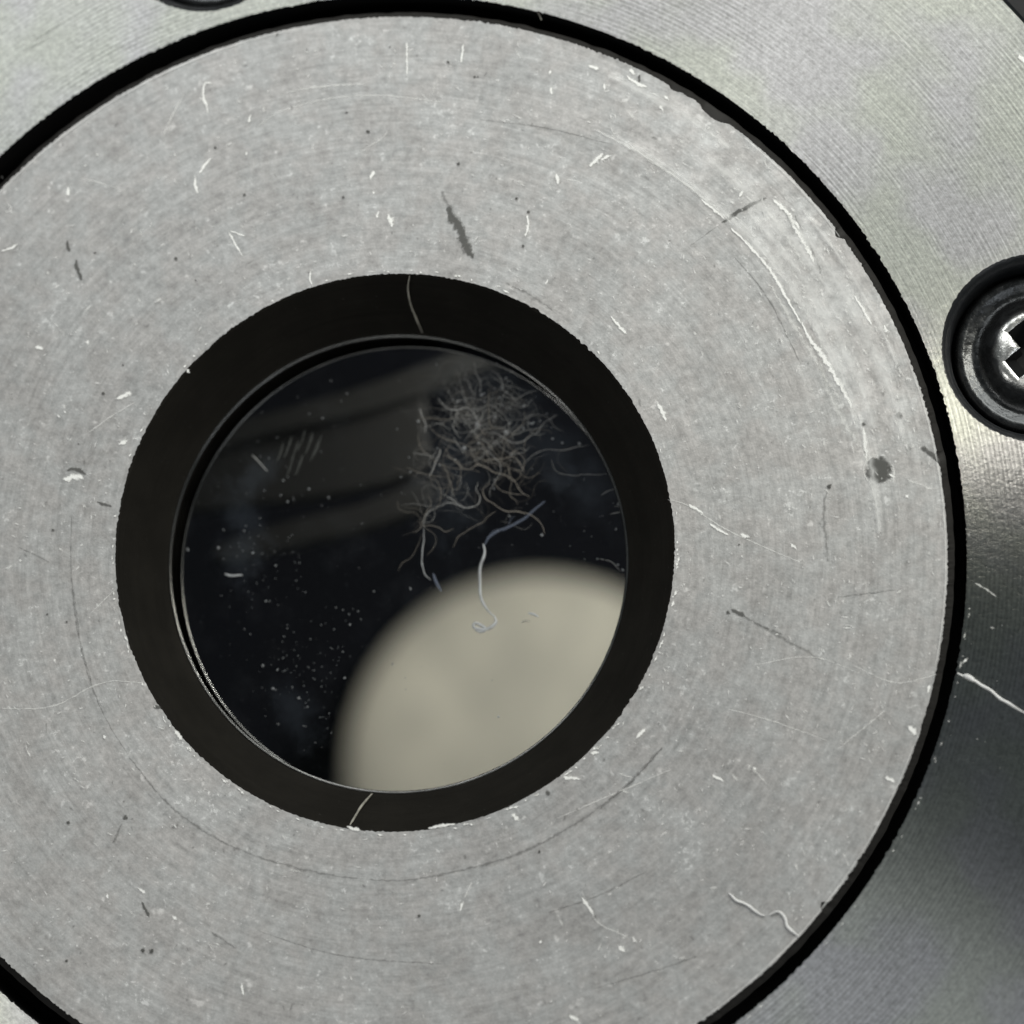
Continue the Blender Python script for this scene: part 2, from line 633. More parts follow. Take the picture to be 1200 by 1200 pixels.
# matt black cone around the window
hoff = (HC.x-DC.x, HC.y-DC.y, 0)
n = 720
v, f = [], []
prof = [(0.0, HR+0.03, -0.006), (0.0, HR-0.02, -0.03), (0.5, 0, 0), (1.0, LR+0.02, LZ+0.01), (1.0, LR, LZ-0.015), (1.0, LR+0.01, LZ-0.06), (1.0, LR+0.01, LZ-0.30)]
for k in range(n):
    t = 2*math.pi*k/n
    for (u, r, z) in prof:
        if u == 0.5:
            r, z = (HR+LR)/2, LZ*0.5
        c = HC.lerp(LC, u)
        v.append((c.x-DC.x+r*math.cos(t), c.y-DC.y+r*math.sin(t), z))
m = len(prof)
for k in range(n):
    k2 = (k+1) % n
    for i in range(m-1):
        f.append((k*m+i, k2*m+i, k2*m+i+1, k*m+i+1))
link('black_bezel', mesh('black_bezel', v, f), M_BEZEL, disc)


def torus(cx_, cy_, z, Rr, r, nn=360, mm=10, wob=0.0):
    v, f = [], []
    for k in range(nn):
        t = 2*math.pi*k/nn
        rw = Rr + jag(t, 77, wob, 5)
        for j in range(mm):
            a = 2*math.pi*j/mm
            v.append((cx_+(rw+r*math.cos(a))*math.cos(t), cy_+(rw+r*math.cos(a))*math.sin(t), z+r*math.sin(a)))
    for k in range(nn):
        k2 = (k+1) % nn
        for j in range(mm):
            j2 = (j+1) % mm
            f.append((k*mm+j, k2*mm+j, k2*mm+j2, k*mm+j2))
    return v, f


v, f = torus(LC.x-DC.x, LC.y-DC.y, LZ-0.02, LR-0.008, 0.022)
link('bezel_lip', mesh('bezel_lip', v, f), M_RIM, disc, smooth=True)

# the glass with its ground edge
GLR = 2.765
GLC = Vector((LC.x+0.08, LC.y-0.07, GZ))
v = [(0, 0, 0)]+[((GLR-0.06)*math.cos(2*math.pi*k/256), (GLR-0.06)*math.sin(2*math.pi*k/256), 0) for k in range(256)]
f = [(0, 1+k, 1+(k+1) % 256) for k in range(256)]
glass = link('glass', mesh('glass', v, f), M_GLASS, disc, loc=(GLC.x-DC.x, GLC.y-DC.y, GZ))
v, f = lathe([(GLR-0.061, 0.0), (GLR-0.058, 0.012), (GLR-0.045, 0.020), (GLR-0.030, 0.012), (GLR-0.025, -0.01), (GLR-0.01, -0.09), (GLR+0.14, -0.10)], 360)
link('glass_edge', mesh('glass_edge', v, f), M_RIM, glass, smooth=True)

# ------------------------------------------------------------------ inside, behind the glass
v, f = lathe([(2.80, -1.19), (2.80, -1.6), (8.6, -1.7), (8.6, -25.0), (0.0, -25.0)], 128)
link('chamber_wall', mesh('chamber_wall', v, f), M_INNER, disc)


def dome_disc(c, rad, name, mat, thick=0.5):
    v, f = lathe([(0.0, 0.25), (rad*0.4, 0.21), (rad*0.8, 0.08), (rad*0.98, 0.0), (rad, -0.08), (rad, -thick), (0, -thick)], 160)
    return link(name, mesh(name, v, f), mat, None, loc=c, smooth=True)


CZ = -20.0
cc = at(630, 897, CZ)
ce = at(857, 897, CZ)
crad = (ce-cc).length
cream = dome_disc(cc, crad, 'cream_diffuser', M_CREAM)
tag(cream, 'pale cream disc seen blurred through the lower right of the glass window', 'diffuser')


def slab(name, pts, z, thick, mat, label=None, cat=None, parent=None):
    pts = smooth_line(list(pts)+[pts[0]], 0.15)[:-1]
    n = len(pts)
    c = sum((Vector(p) for p in pts), Vector())/n
    v = [(p[0]-c.x, p[1]-c.y, 0) for p in pts]+[(p[0]-c.x, p[1]-c.y, -thick) for p in pts]
    f = [tuple(range(n)), tuple(range(2*n-1, n-1, -1))]
    for i in range(n):
        f.append((i, i+n, (i+1) % n+n, (i+1) % n))
    me = mesh(name, v, f)
    bm = bmesh.new(); bm.from_mesh(me)
    bmesh.ops.recalc_face_normals(bm, faces=bm.faces)
    bmesh.ops.bevel(bm, geom=[e for e in bm.edges if abs(e.verts[0].co.z) < 1e-6 and abs(e.verts[1].co.z) < 1e-6], offset=0.03, segments=2, affect='EDGES', profile=0.5)
    bm.to_mesh(me); bm.free()
    o = link(name, me, mat, parent, loc=(c.x, c.y, z))
    if label: tag(o, label, cat)
    return o


bz = -4.6
brk = empty('bracket', tuple(at(380, 540, bz)), 'dim dark stepped bracket bars behind the glass, upper left of the window', 'bracket')
for pts, z, m in (([(150, 532), (250, 500), (340, 477), (430, 450), (500, 424), (560, 402), (640, 392), (640, 418), (560, 432), (500, 458), (430, 482), (300, 512), (150, 556)], bz, M_BRACKET),
                  ([(150, 545), (300, 500), (430, 470), (490, 455), (497, 500), (497, 545), (430, 570), (300, 590), (150, 600)], bz-0.35, M_BRACKET2),
                  ([(250, 640), (330, 612), (420, 590), (500, 560), (500, 590), (430, 618), (340, 640), (260, 660)], bz-0.5, M_BRACKET2)):
    o = slab('bracket_bar', [at(x, y, z) for x, y in pts], z, 0.4, m)
    o.parent = brk
    o.location = Vector(o.location)-Vector(brk.location)

# unseen light added inside the chamber to brighten the cream disc and bars
il = bpy.data.lights.new('chamber_fill', 'AREA')
il.shape = 'DISK'; il.size = 2.4
il.energy = 2100; il.color = (1.0, 0.98, 0.90)
ilo = bpy.data.objects.new('chamber_fill', il); COL.objects.link(ilo)
ilo.location = (-1.5+5.4, 3.8, -2.1)
ilo.rotation_euler = (Vector((cc.x, cc.y, CZ))-Vector(ilo.location)).to_track_quat('-Z', 'Y').to_euler()

# ------------------------------------------------------------------ marks on the disc


def ribbon(bag, pts, w, z, jit=0.3, fade=True):
    """flat strip lying at height z, soft towards its edges; pts in photo pixels, w in pixels"""
    L = smooth_line([at(x, y, z) for x, y in pts], 0.04)
    V, F, A = bag
    base = len(V)
    n = len(L)
    w = w*1.7+0.8
    for i, p in enumerate(L):
        d = (L[min(i+1, n-1)]-L[max(i-1, 0)])
        if d.length < 1e-6: d = Vector((1, 0, 0))
        d.normalize()
        s = Vector((-d.y, d.x, 0))
        u = i/(n-1)
        e = 0.45+0.55*min(1, 3.2*min(u, 1-u)) if fade else 1.0
        hw = w*0.005*e*(1+random.uniform(-jit, jit))
        o = random.uniform(-jit, jit)*w*0.0025
        V += [p+s*(hw+o)-DC, p+s*o-DC, p-s*(hw-o)-DC]
        A += [0.0, 1.0 if 0 < i < n-1 else 0.2, 0.0]
    for i in range(n-1):
        for q in (0, 1):
            F.append((base+3*i+q, base+3*i+1+q, base+3*i+4+q, base+3*i+3+q))


def blob(bag, x, y, r, z, n=8, ax=1.0, ang=0.0, jit=0.3):
    V, F, A = bag
    c = at(x, y, z)-DC
    b = len(V)
    r *= 1.45
    V.append((c.x, c.y, z)); A.append(1.0)
    for k in range(n):
        t = 2*math.pi*k/n
        q = r*0.01*(1+random.uniform(-jit, jit))
        px, py = q*ax*math.cos(t), q*math.sin(t)
        V.append((c.x+px*math.cos(ang)-py*math.sin(ang), c.y+px*math.sin(ang)+py*math.cos(ang), z)); A.append(0.0)
    for k in range(n):
        F.append((b, b+1+k, b+1+(k+1) % n))


def mark(name, bag, mat, parent, **kw):
    me = mesh(name, bag[0], bag[1])
    at_ = me.attributes.new('soft', 'FLOAT', 'POINT')
    at_.data.foreach_set('value', bag[2])
    return link(name, me, mat, parent, **kw)


M_BRIGHT = mat_mark('burnished scratch', (0.99, 0.99, 0.97), 0.88, 0.55, 0.1, 26, (0.25, 0.56))
M_NICK = mat_mark('dull nick', (0.97, 0.97, 0.95), 0.55, 0.6, 0.1, 22, (0.30, 0.75))
M_SOFT = mat_mark('faint scuff', (0.92, 0.92, 0.90), 0.50, 0.6, 0.3, 16, (0.42, 0.72))
M_DARK = mat_mark('dark grime', (0.10, 0.10, 0.095), 0.80, 0.7, 0.0, 24, (0.25, 0.50))
M_FAINT = mat_mark('faint grime', (0.16, 0.16, 0.155), 0.40, 0.7, 0.0, 11, (0.38, 0.75))

bright = [([(252, 99), (241, 97), (238, 110), (242, 125), (245, 134)], 3.2), ([(250, 183), (240, 193), (233, 205)], 4), ([(229, 205), (229, 216), (232, 228)], 3.5),
 ([(80, 218), (80, 232)], 4), ([(267, 270), (285, 302)], 2.2), ([(268, 270), (290, 278)], 1.6), ([(365, 315), (363, 328), (368, 336)], 2.5), ([(294, 133), (291, 146)], 3), ([(288, 176), (289, 183)], 3),
 ([(0, 295), (15, 290), (22, 284)], 3), ([(477, 47), (477, 78), (477, 90)], 2), ([(543, 50), (540, 75)], 3), ([(646, 80), (642, 90)], 4), ([(645, 100), (647, 113)], 3), ([(735, 80), (746, 88)], 4), ([(707, 95), (709, 108)], 4),
 ([(438, 198), (434, 212)], 4), ([(437, 222), (438, 230)], 2.6), ([(445, 245), (440, 258)], 3), ([(454, 250), (461, 268)], 6), ([(708, 178), (698, 188), (690, 197)], 5), ([(718, 181), (702, 189)], 4), ([(651, 202), (655, 218)], 4.5),
 ([(617, 250), (619, 262), (615, 280)], 3), ([(643, 325), (638, 335)], 3), ([(820, 232), (851, 258)], 3), ([(855, 265), (880, 290), (905, 320), (925, 355), (940, 380)], 4), ([(938, 376), (950, 398), (966, 420), (985, 452), (1000, 480)], 6),
 ([(905, 232), (925, 252), (938, 270)], 5), ([(865, 232), (872, 222)], 3), ([(805, 590), (825, 602)], 3.4), ([(830, 613), (855, 628)], 3), ([(865, 625), (880, 630)], 4), ([(925, 635), (935, 645)], 3),
 ([(40, 405), (52, 410)], 5), ([(98, 400), (108, 403)], 4), ([(135, 470), (148, 462), (155, 458)], 7), ([(65, 485), (72, 490)], 2.6), ([(73, 480), (80, 486)], 2.6), ([(138, 522), (150, 515)], 5), ([(72, 562), (88, 559), (100, 560)], 6),
 ([(145, 742), (150, 752)], 3), ([(62, 770), (66, 778)], 3), ([(543, 1055), (538, 1070)], 3), ([(635, 1100), (632, 1108)], 3.5), ([(680, 1050), (697, 1072)], 4), ([(722, 1108), (735, 1116)], 5), ([(740, 1098), (748, 1105)], 7),
 ([(665, 1188), (680, 1198)], 4), ([(690, 884), (703, 881)], 5), ([(658, 910), (682, 913)], 5), ([(598, 953), (610, 962)], 6), ([(745, 866), (758, 852)], 4), ([(832, 907), (850, 916)], 4), ([(880, 898), (888, 903)], 4),
 ([(1063, 850), (1076, 862)], 6), ([(1035, 910), (1050, 917)], 5), ([(405, 969), (424, 973)], 4), ([(500, 971), (535, 965)], 3), ([(218, 433), (223, 437)], 5), ([(688, 76), (703, 81)], 5), ([(733, 88), (748, 98), (760, 103)], 5), ([(776, 112), (786, 118)], 5), ([(772, 122), (778, 132)], 4),
 ([(1000, 345), (1010, 360), (1022, 382)], 3.5), ([(1035, 378), (1040, 392)], 4), ([(1012, 500), (1016, 540)], 4), ([(1040, 555), (1050, 560)], 3), ([(1060, 585), (1066, 578)], 4), ([(1090, 800), (1086, 815)], 4), ([(715, 370), (735, 392)], 4),
 ([(770, 470), (782, 495)], 5), ([(922, 250), (945, 290), (955, 310)], 5), ([(203, 855), (215, 868)], 5), ([(120, 860), (124, 868)], 4), ([(282, 1150), (286, 1168)], 4), ([(160, 1040), (172, 1048)], 4), ([(200, 1073), (210, 1078)], 5), ([(125, 1045), (127, 1055)], 3)]
soft = [([(217, 108), (205, 130), (190, 160)], 4), ([(90, 208), (120, 215), (150, 225)], 2.4), ([(515, 85), (505, 115)], 2), ([(660, 210), (682, 213)], 2.4), ([(755, 185), (800, 213), (845, 252)], 4), ([(735, 165), (745, 175), (780, 200)], 3),
 ([(1010, 520), (1020, 560), (1028, 598)], 6), ([(895, 240), (930, 290), (945, 318)], 8), ([(105, 720), (135, 690)], 2.4), ([(555, 1030), (543, 1055)], 3), ([(720, 905), (745, 912)], 3), ([(880, 898), (900, 920)], 5), ([(828, 1040), (843, 1040)], 7),
 ([(100, 510), (130, 488), (160, 470)], 3), ([(780, 585), (805, 592), (860, 625), (940, 660)], 2.5), ([(850, 830), (905, 845), (975, 870)], 2), ([(0, 830), (60, 828), (120, 800), (170, 800)], 3), ([(330, 110), (370, 102), (430, 98)], 4), ([(420, 180), (450, 160), (455, 150)], 3),
 ([(680, 1040), (700, 1080), (740, 1100)], 3), ([(960, 420), (975, 470), (1005, 520)], 12), ([(840, 470), (838, 478)], 14), ([(950, 452), (949, 460)], 12), ([(880, 780), (950, 770), (1010, 790)], 2), ([(610, 640), (690, 700)], 0.5),
 ([(745, 620), (790, 640)], 0.5), ([(1060, 560), (1095, 575)], 5), ([(900, 330), (960, 430), (985, 470)], 9), ([(300, 150), (330, 130), (390, 115), (450, 112), (520, 120)], 2.5), ([(650, 960), (720, 930), (790, 900)], 2.5), ([(980, 880), (1040, 830)], 3), ([(1000, 780), (1050, 800), (1100, 790)], 3)]
dark = [([(522, 242), (530, 254), (539, 271), (548, 292), (556, 303)], 12), ([(75, 552), (88, 549), (102, 556)], 4), ([(78, 280), (81, 297)], 4), ([(88, 303), (92, 318), (97, 330)], 5), ([(204, 298), (208, 308)], 4.5), ([(750, 85), (748, 100)], 2.8), ([(845, 262), (870, 245), (899, 231)], 4),
 ([(855, 714), (875, 722)], 5), ([(1078, 524), (1090, 531), (1102, 542)], 6), ([(149, 953), (144, 962)], 5), ([(638, 931), (646, 928)], 7), ([(165, 1055), (175, 1076)], 4), ([(112, 588), (133, 594)], 3), ([(178, 828), (190, 830)], 3), ([(326, 36), (324, 44)], 3)]
faint = [([(516, 222), (524, 238), (536, 262)], 9), ([(803, 292), (845, 262)], 2), ([(870, 722), (895, 735), (930, 755), (965, 774)], 7), ([(880, 728), (920, 745)], 4), ([(144, 962), (137, 978), (131, 990)], 5), ([(54, 845), (54, 862)], 2.4), ([(245, 1090), (262, 1102), (278, 1113)], 4),
 ([(970, 573), (965, 600), (971, 660)], 6), ([(430, 1031), (480, 1031), (540, 1020), (600, 1003), (640, 985), (690, 955), (735, 920), (760, 895), (778, 873)], 5), ([(700, 950), (735, 920), (777, 875)], 6), ([(84, 600), (84, 680), (95, 760), (118, 830), (150, 885)], 2.6),
 ([(86, 690), (95, 755), (108, 800)], 2.6), ([(150, 885), (190, 935), (240, 975), (300, 1003), (370, 1022), (430, 1031)], 5), ([(590, 330), (620, 345), (650, 365)], 5), ([(0, 205), (5, 210)], 3), ([(640, 1070), (700, 1050), (760, 1020)], 3), ([(300, 1090), (400, 1120), (520, 1130)], 3), ([(560, 140), (640, 150), (720, 170)], 2.5),
 ([(980, 700), (1060, 690)], 3), ([(860, 300), (900, 350), (940, 430)], 3), ([(930, 250), (955, 300), (965, 330)], 4), ([(690, 1160), (760, 1140), (820, 1120)], 3), ([(20, 640), (60, 660)], 3)]
mz = 0.004
for name, lst, mat, zz in (('scratch', bright, M_BRIGHT, 0.010), ('scuff', soft, M_SOFT, 0.006), ('dark_streak', dark, M_DARK, 0.008), ('grime_line', faint, M_FAINT, 0.004)):
    for pts, w in lst:
        if w < 1: continue
        bag = ([], [], [])
        ribbon(bag, pts, w, zz)
        mark(name, bag, mat, disc)

# dark round punch mark with its raised rim
bag = ([], [], [])
blob(bag, 1030, 551, 11.5, 0.009, n=20, jit=0.08)
mark('punch_mark', bag, mat_mark('pit grime', (0.09, 0.09, 0.085), 0.9, 0.8, 0, 9, (-0.02, 0.16)), disc)
for pts in ([(1016, 536), (1012, 552), (1018, 566)], [(1045, 541), (1048, 556), (1041, 568)]):
    bag = ([], [], [])
    ribbon(bag, pts, 3, 0.012)
    mark('punch_rim', bag, M_SOFT, disc)

bag = ([], [], [])
for x, y, r in ((525, 73, 3), (556, 90, 2.6), (431, 154, 3.6), (537, 192, 3), (605, 233, 2.8), (619, 248, 2.8), (613, 288, 3.2), (402, 231, 3), (286, 228, 3.6), (252, 173, 2.6), (111, 296, 2.2), (406, 132, 2.2), (144, 428, 2.2), (121, 461, 3),
                (80, 964, 3.6), (167, 1114, 4), (177, 1115, 4.5), (62, 621, 3.2), (457, 55, 2), (560, 90, 2), (229, 328, 2), (92, 520, 2), (972, 570, 4), (853, 718, 4), (866, 638, 2), (632, 998, 3), (491, 1073, 3), (1054, 487, 6), (205, 700, 0.5), (55, 720, 2.2), (78, 729, 2), (78, 1126, 3), (1012, 497, 3.5)):
    if r > 1: blob(bag, x, y, r*0.8, 0.011, jit=0.2)
tag(mark('dark_pits', bag, mat_mark('pit dirt', (0.06, 0.06, 0.055), 0.8, 0.8, 0, 24, (0.25, 0.45)), disc), kind='stuff')


def on_disc(x, y):
    p = at(x, y)
    return math.hypot(p.x-HC.x, p.y-HC.y) > HR+0.06 and math.hypot(p.x-DC.x, p.y-DC.y) < DR-0.06


# uncountable tiny flecks, some along the turning direction, some across
for name, cnt, mat, rr, z in (('pale_flecks', 640, M_NICK, (0.6, 3.0), 0.013), ('pale_scuffs', 1100, M_SOFT, (1.4, 4.6), 0.0075), ('dark_flecks', 600, M_FAINT, (1.0, 4.0), 0.0065)):
    bag = ([], [], [])
    k = 0
    while k < cnt:
        x, y = random.uniform(-20, 1160), random.uniform(10, 1220)
        if not on_disc(x, y): continue
        if name != 'dark_flecks' and random.random() > (0.35+0.65*mn.noise(Vector((x*0.008, y*0.008, 4)))+0.35*(x > 700)): continue
        k += 1
        p = at(x, y)
        tan = math.atan2(p.y-DC.y, p.x-DC.x)+math.pi/2
        r = random.uniform(*rr)*random.random()**0.4
        blob(bag, x, y, r*random.uniform(0.5, 1), z, n=7, ax=random.choice((1, 1.3, 1.8, 3.2)), ang=random.choice((random.uniform(0, 3.1), R(random.gauss(112, 16)), tan+random.gauss(0, .15))))
    tag(mark(name, bag, mat, disc), kind='stuff')
# worn arc on the upper right: polished sweeps along the turning direction
M_SHEEN = mat_mark('polished sweep', (0.98, 0.98, 0.97), 0.50, 0.5, 0.1, 5, (0.15, 0.95))


def arc_px(rad, a0, a1, n=14, z=0.0):
    out = []
    for k in range(n):
        a = R(a0+(a1-a0)*k/(n-1))
        q = Vector((DC.x+rad*math.cos(a), DC.y+rad*math.sin(a), z))-CPOS
        out.append((600+100*DIST*q.dot(cx)/(-q.dot(cd)), 600-100*DIST*q.dot(cy)/(-q.dot(cd))))
    return out


for rad, a0, a1, w, m, z in ((5.66, 16, 62, 10, M_SHEEN, 0.0150), (5.70, 17, 44, 15, M_SHEEN, 0.0153), (DR-0.02, 35, 50, 3, M_SHEEN, 0.0156), (DR-0.02, 100, 140, 2, M_SHEEN, 0.0158), (DR-0.02, -60, -20, 2, M_SHEEN, 0.0160), (DR-0.02, -12, 20, 2, M_SHEEN, 0.0162), (5.85, 14, 44, 24, M_SHEEN, 0.0168), (6.02, 30, 52, 24, M_SHEEN, 0.0174), (6.16, 12, 40, 22, M_SHEEN, 0.0180), (5.62, 44, 64, 5, M_SHEEN, 0.0186), (5.72, 2, 16, 10, M_SHEEN, 0.0192), (6.28, 50, 66, 14, M_SHEEN, 0.0198), (6.34, 20, 40, 8, M_SHEEN, 0.0204)):
    bag = ([], [], [])
    ribbon(bag, arc_px(rad, a0, a1), w, z, jit=0.12)
    mark('polished_sweep', bag, m, disc)
bag = ([], [], [])
for k in range(260):
    a = random.triangular(4, 68, 26)
    rad = random.uniform(5.6, 6.42)
    X, Y = arc_px(rad, a, a, 2)[0]
    blob(bag, X, Y, random.uniform(0.8, 2.4), 0.0142, n=7, ax=random.uniform(1, 4), ang=R(a)+math.pi/2+random.gauss(0, 0.25))
tag(mark('worn_dashes', bag, M_NICK, disc), kind='stuff')

# nicks gathered in small clusters, seen all over the face
bag = ([], [], [])
for k in range(150):
    X0, Y0 = random.uniform(0, 1120), random.uniform(20, 1200)
    a0 = random.choice((1.95, 1.8, 2.3, 0.4, 2.9))
    for q in range(random.randint(2, 7)):
        X, Y = X0+random.gauss(0, 9), Y0+random.gauss(0, 9)
        if on_disc(X, Y): blob(bag, X, Y, random.uniform(0.7, 1.9), 0.0136, n=6, ax=random.uniform(1.2, 4.0), ang=a0+random.gauss(0, 0.25))
tag(mark('nick_clusters', bag, M_NICK, disc), kind='stuff')

# bright burrs round the hole's edge and the plate's inner edge
def burrs(center, rad, cnt, lo, hi, skip=False):
    V, F, A = [], [], []
    for k in range(cnt):
        t = random.uniform(0, 2*math.pi)
        r = rad+random.uniform(lo, hi)
        if skip and 0.1 < t < 3.0 and random.random() < 0.6: continue
        b = len(V)
        s = random.uniform(0.01, 0.055); w = random.uniform(0.008, 0.022)
        tx, ty = -math.sin(t), math.cos(t)
        V.append((center.x+r*math.cos(t), center.y+r*math.sin(t), 0.012)); A.append(1.0)
        for u, q in ((-1, -.6), (0.2, -1), (1, 0.2), (0, 1)):
            V.append((center.x+r*math.cos(t)+tx*u*s+math.cos(t)*q*w, center.y+r*math.sin(t)+ty*u*s+math.sin(t)*q*w, 0.012)); A.append(0.35)
        for u in range(4):
            F.append((b, b+1+u, b+1+(u+1) % 4))
    return V, F, A


tag(mark('edge_burrs', burrs(HC-DC, HR, 130, 0.025, 0.05, True), M_BRIGHT, disc), kind='stuff')
tag(mark('edge_burrs', burrs(Vector((0, 0, 0)), GR, 170, 0.03, 0.06), M_NICK, plate), kind='stuff')

# faint blue grey patches and wiped streaks on the glass
M_PATCH = mat_mark('blue grey smudge', (0.22, 0.27, 0.34), 0.038, 0.8, 0.0, 2.6, (0.10, 0.62))
M_STREAK = mat_mark('wiped streak', (0.40, 0.42, 0.40), 0.10, 0.8, 0.0, 14, (0.2, 0.6))
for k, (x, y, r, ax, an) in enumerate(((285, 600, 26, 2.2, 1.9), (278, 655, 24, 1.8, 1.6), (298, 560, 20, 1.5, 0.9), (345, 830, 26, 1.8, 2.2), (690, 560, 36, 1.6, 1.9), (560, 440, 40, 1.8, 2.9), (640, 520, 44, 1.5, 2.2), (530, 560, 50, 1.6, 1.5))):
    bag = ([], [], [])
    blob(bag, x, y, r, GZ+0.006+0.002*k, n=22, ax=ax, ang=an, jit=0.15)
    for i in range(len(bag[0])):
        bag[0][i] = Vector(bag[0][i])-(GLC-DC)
    mark('patch', bag, M_PATCH, glass)
for k, (x, y) in enumerate(((328, 530), (337, 524), (345, 528), (353, 516), (362, 520), (368, 528), (372, 522), (350, 545), (339, 548))):
    bag = ([], [], [])
    ribbon(bag, [(x+5, y-14), (x+1, y), (x-5, y+14)], 2.2, GZ+0.026)
    for i in range(len(bag[0])):
        bag[0][i] = Vector(bag[0][i])-(GLC-DC)
    mark('streak', bag, M_STREAK, glass)

# scratches and specks on the plate
for pts, w, mat in (([(1193, 62), (1210, 85)], 7, M_BRIGHT), ([(1186, 58), (1196, 70)], 3, M_SOFT), ([(1140, 682), (1158, 692), (1170, 702)], 3, M_SOFT), ([(1157, 734), (1168, 737)], 3, M_SOFT), ([(15, 60), (50, 40), (75, 25)], 3, M_FAINT), ([(28, 60), (60, 42)], 3, M_FAINT), ([(1135, 770), (1128, 778)], 4, M_BRIGHT), ([(1030, 18), (1080, 70)], 2.5, M_SOFT)):
    bag = ([], [], [])
    ribbon(bag, pts, w, 0.010)
    o = mark('scratch', bag, mat, plate)
    o.location = DC-GC
bag = ([], [], [])
k = 0
while k < 90:
    x, y = random.uniform(-10, 1210), random.uniform(-10, 1210)
    p = at(x, y)
    if math.hypot(p.x-GC.x, p.y-GC.y) < GR+0.08 or any(math.hypot(p.x-q.x, p.y-q.y) < BORE_R+0.08 for q in screw_xy): continue
    k += 1
    blob(bag, x, y, random.uniform(0.4, 1.3), 0.011, n=6, ax=random.choice((1, 1.8)), ang=random.uniform(0, 3))
o = tag(mark('pale_flecks', bag, M_SOFT, plate), kind='stuff')
o.location = DC-GC

# ------------------------------------------------------------------ lint and fibres


def tube(bag, L, r, org, sides=5, taper=True):
    V, F = bag
    b = len(V)
    n = len(L)
    for i, p in enumerate(L):
        d = (L[min(i+1, n-1)]-L[max(i-1, 0)]).normalized()
        s = d.cross(Vector((0, 0, 1)))
        s = s.normalized() if s.length > 1e-5 else Vector((1, 0, 0))
        u = s.cross(d)
        q = i/(n-1)
        e = (0.45+0.55*min(1, 5*min(q, 1-q))) if taper else 1
        rr = r*e*(1+0.25*mn.noise(Vector((i*0.35, r*99, 0))))
        for j in range(sides):
            a = 2*math.pi*j/sides
            V.append(p+s*(rr*math.cos(a))+u*(rr*math.sin(a))-org)
    for i in range(n-1):
        for j in range(sides):
            j2 = (j+1) % sides
            F.append((b+i*sides+j, b+i*sides+j2, b+(i+1)*sides+j2, b+(i+1)*sides+j))


def mat_fibre(name, col, alpha, spec=0.3):
    a = N(name)
    tc = a.n('TexCoord').outputs['Object']
    nz = a.noise(tc, 6.0, 3, 0.6)
    p = a.principled(Base_Color=a.mix(nz, grey(0.55, col), grey(1.0, col)), Roughness=0.5)
    tr = a.n('BsdfTransparent')
    mx = a.n('MixShader')
    a.set(mx.inputs[0], a.math('MULTIPLY', a.ramp(nz, 0.15, 0.6, 0.45, 1.0), alpha))
    a.t.links.new(tr.outputs[0], mx.inputs[1])
    a.t.links.new(p.outputs[0], mx.inputs[2])
    return a.done(mx.outputs[0])


M_LINT = mat_fibre('grey lint', (0.60, 0.60, 0.59), 0.5)
M_FUZZ = mat_fibre('grey fuzz', (0.40, 0.40, 0.39), 0.34)
M_FUZZB = mat_fibre('brown fuzz', (0.33, 0.30, 0.26), 0.32)
M_LINTW = mat_fibre('white lint', (0.62, 0.64, 0.66), 0.8)
M_LINTB = mat_fibre('brown lint', (0.44, 0.40, 0.35), 0.5)
M_WHITE = mat_fibre('white fibre', (0.95, 0.95, 0.95), 1.0)
M_HAIR = mat_fibre('pale hair', (0.50, 0.48, 0.42), 0.85)
M_BLUE = mat_fibre('blue lint', (0.16, 0.19, 0.26), 0.4)
ZG = GZ+0.03


def c4(pts, z=ZG):
    return [at(440+x/4.0, 380+y/4.0, z+random.uniform(0, 0.05)) for x, y in pts]


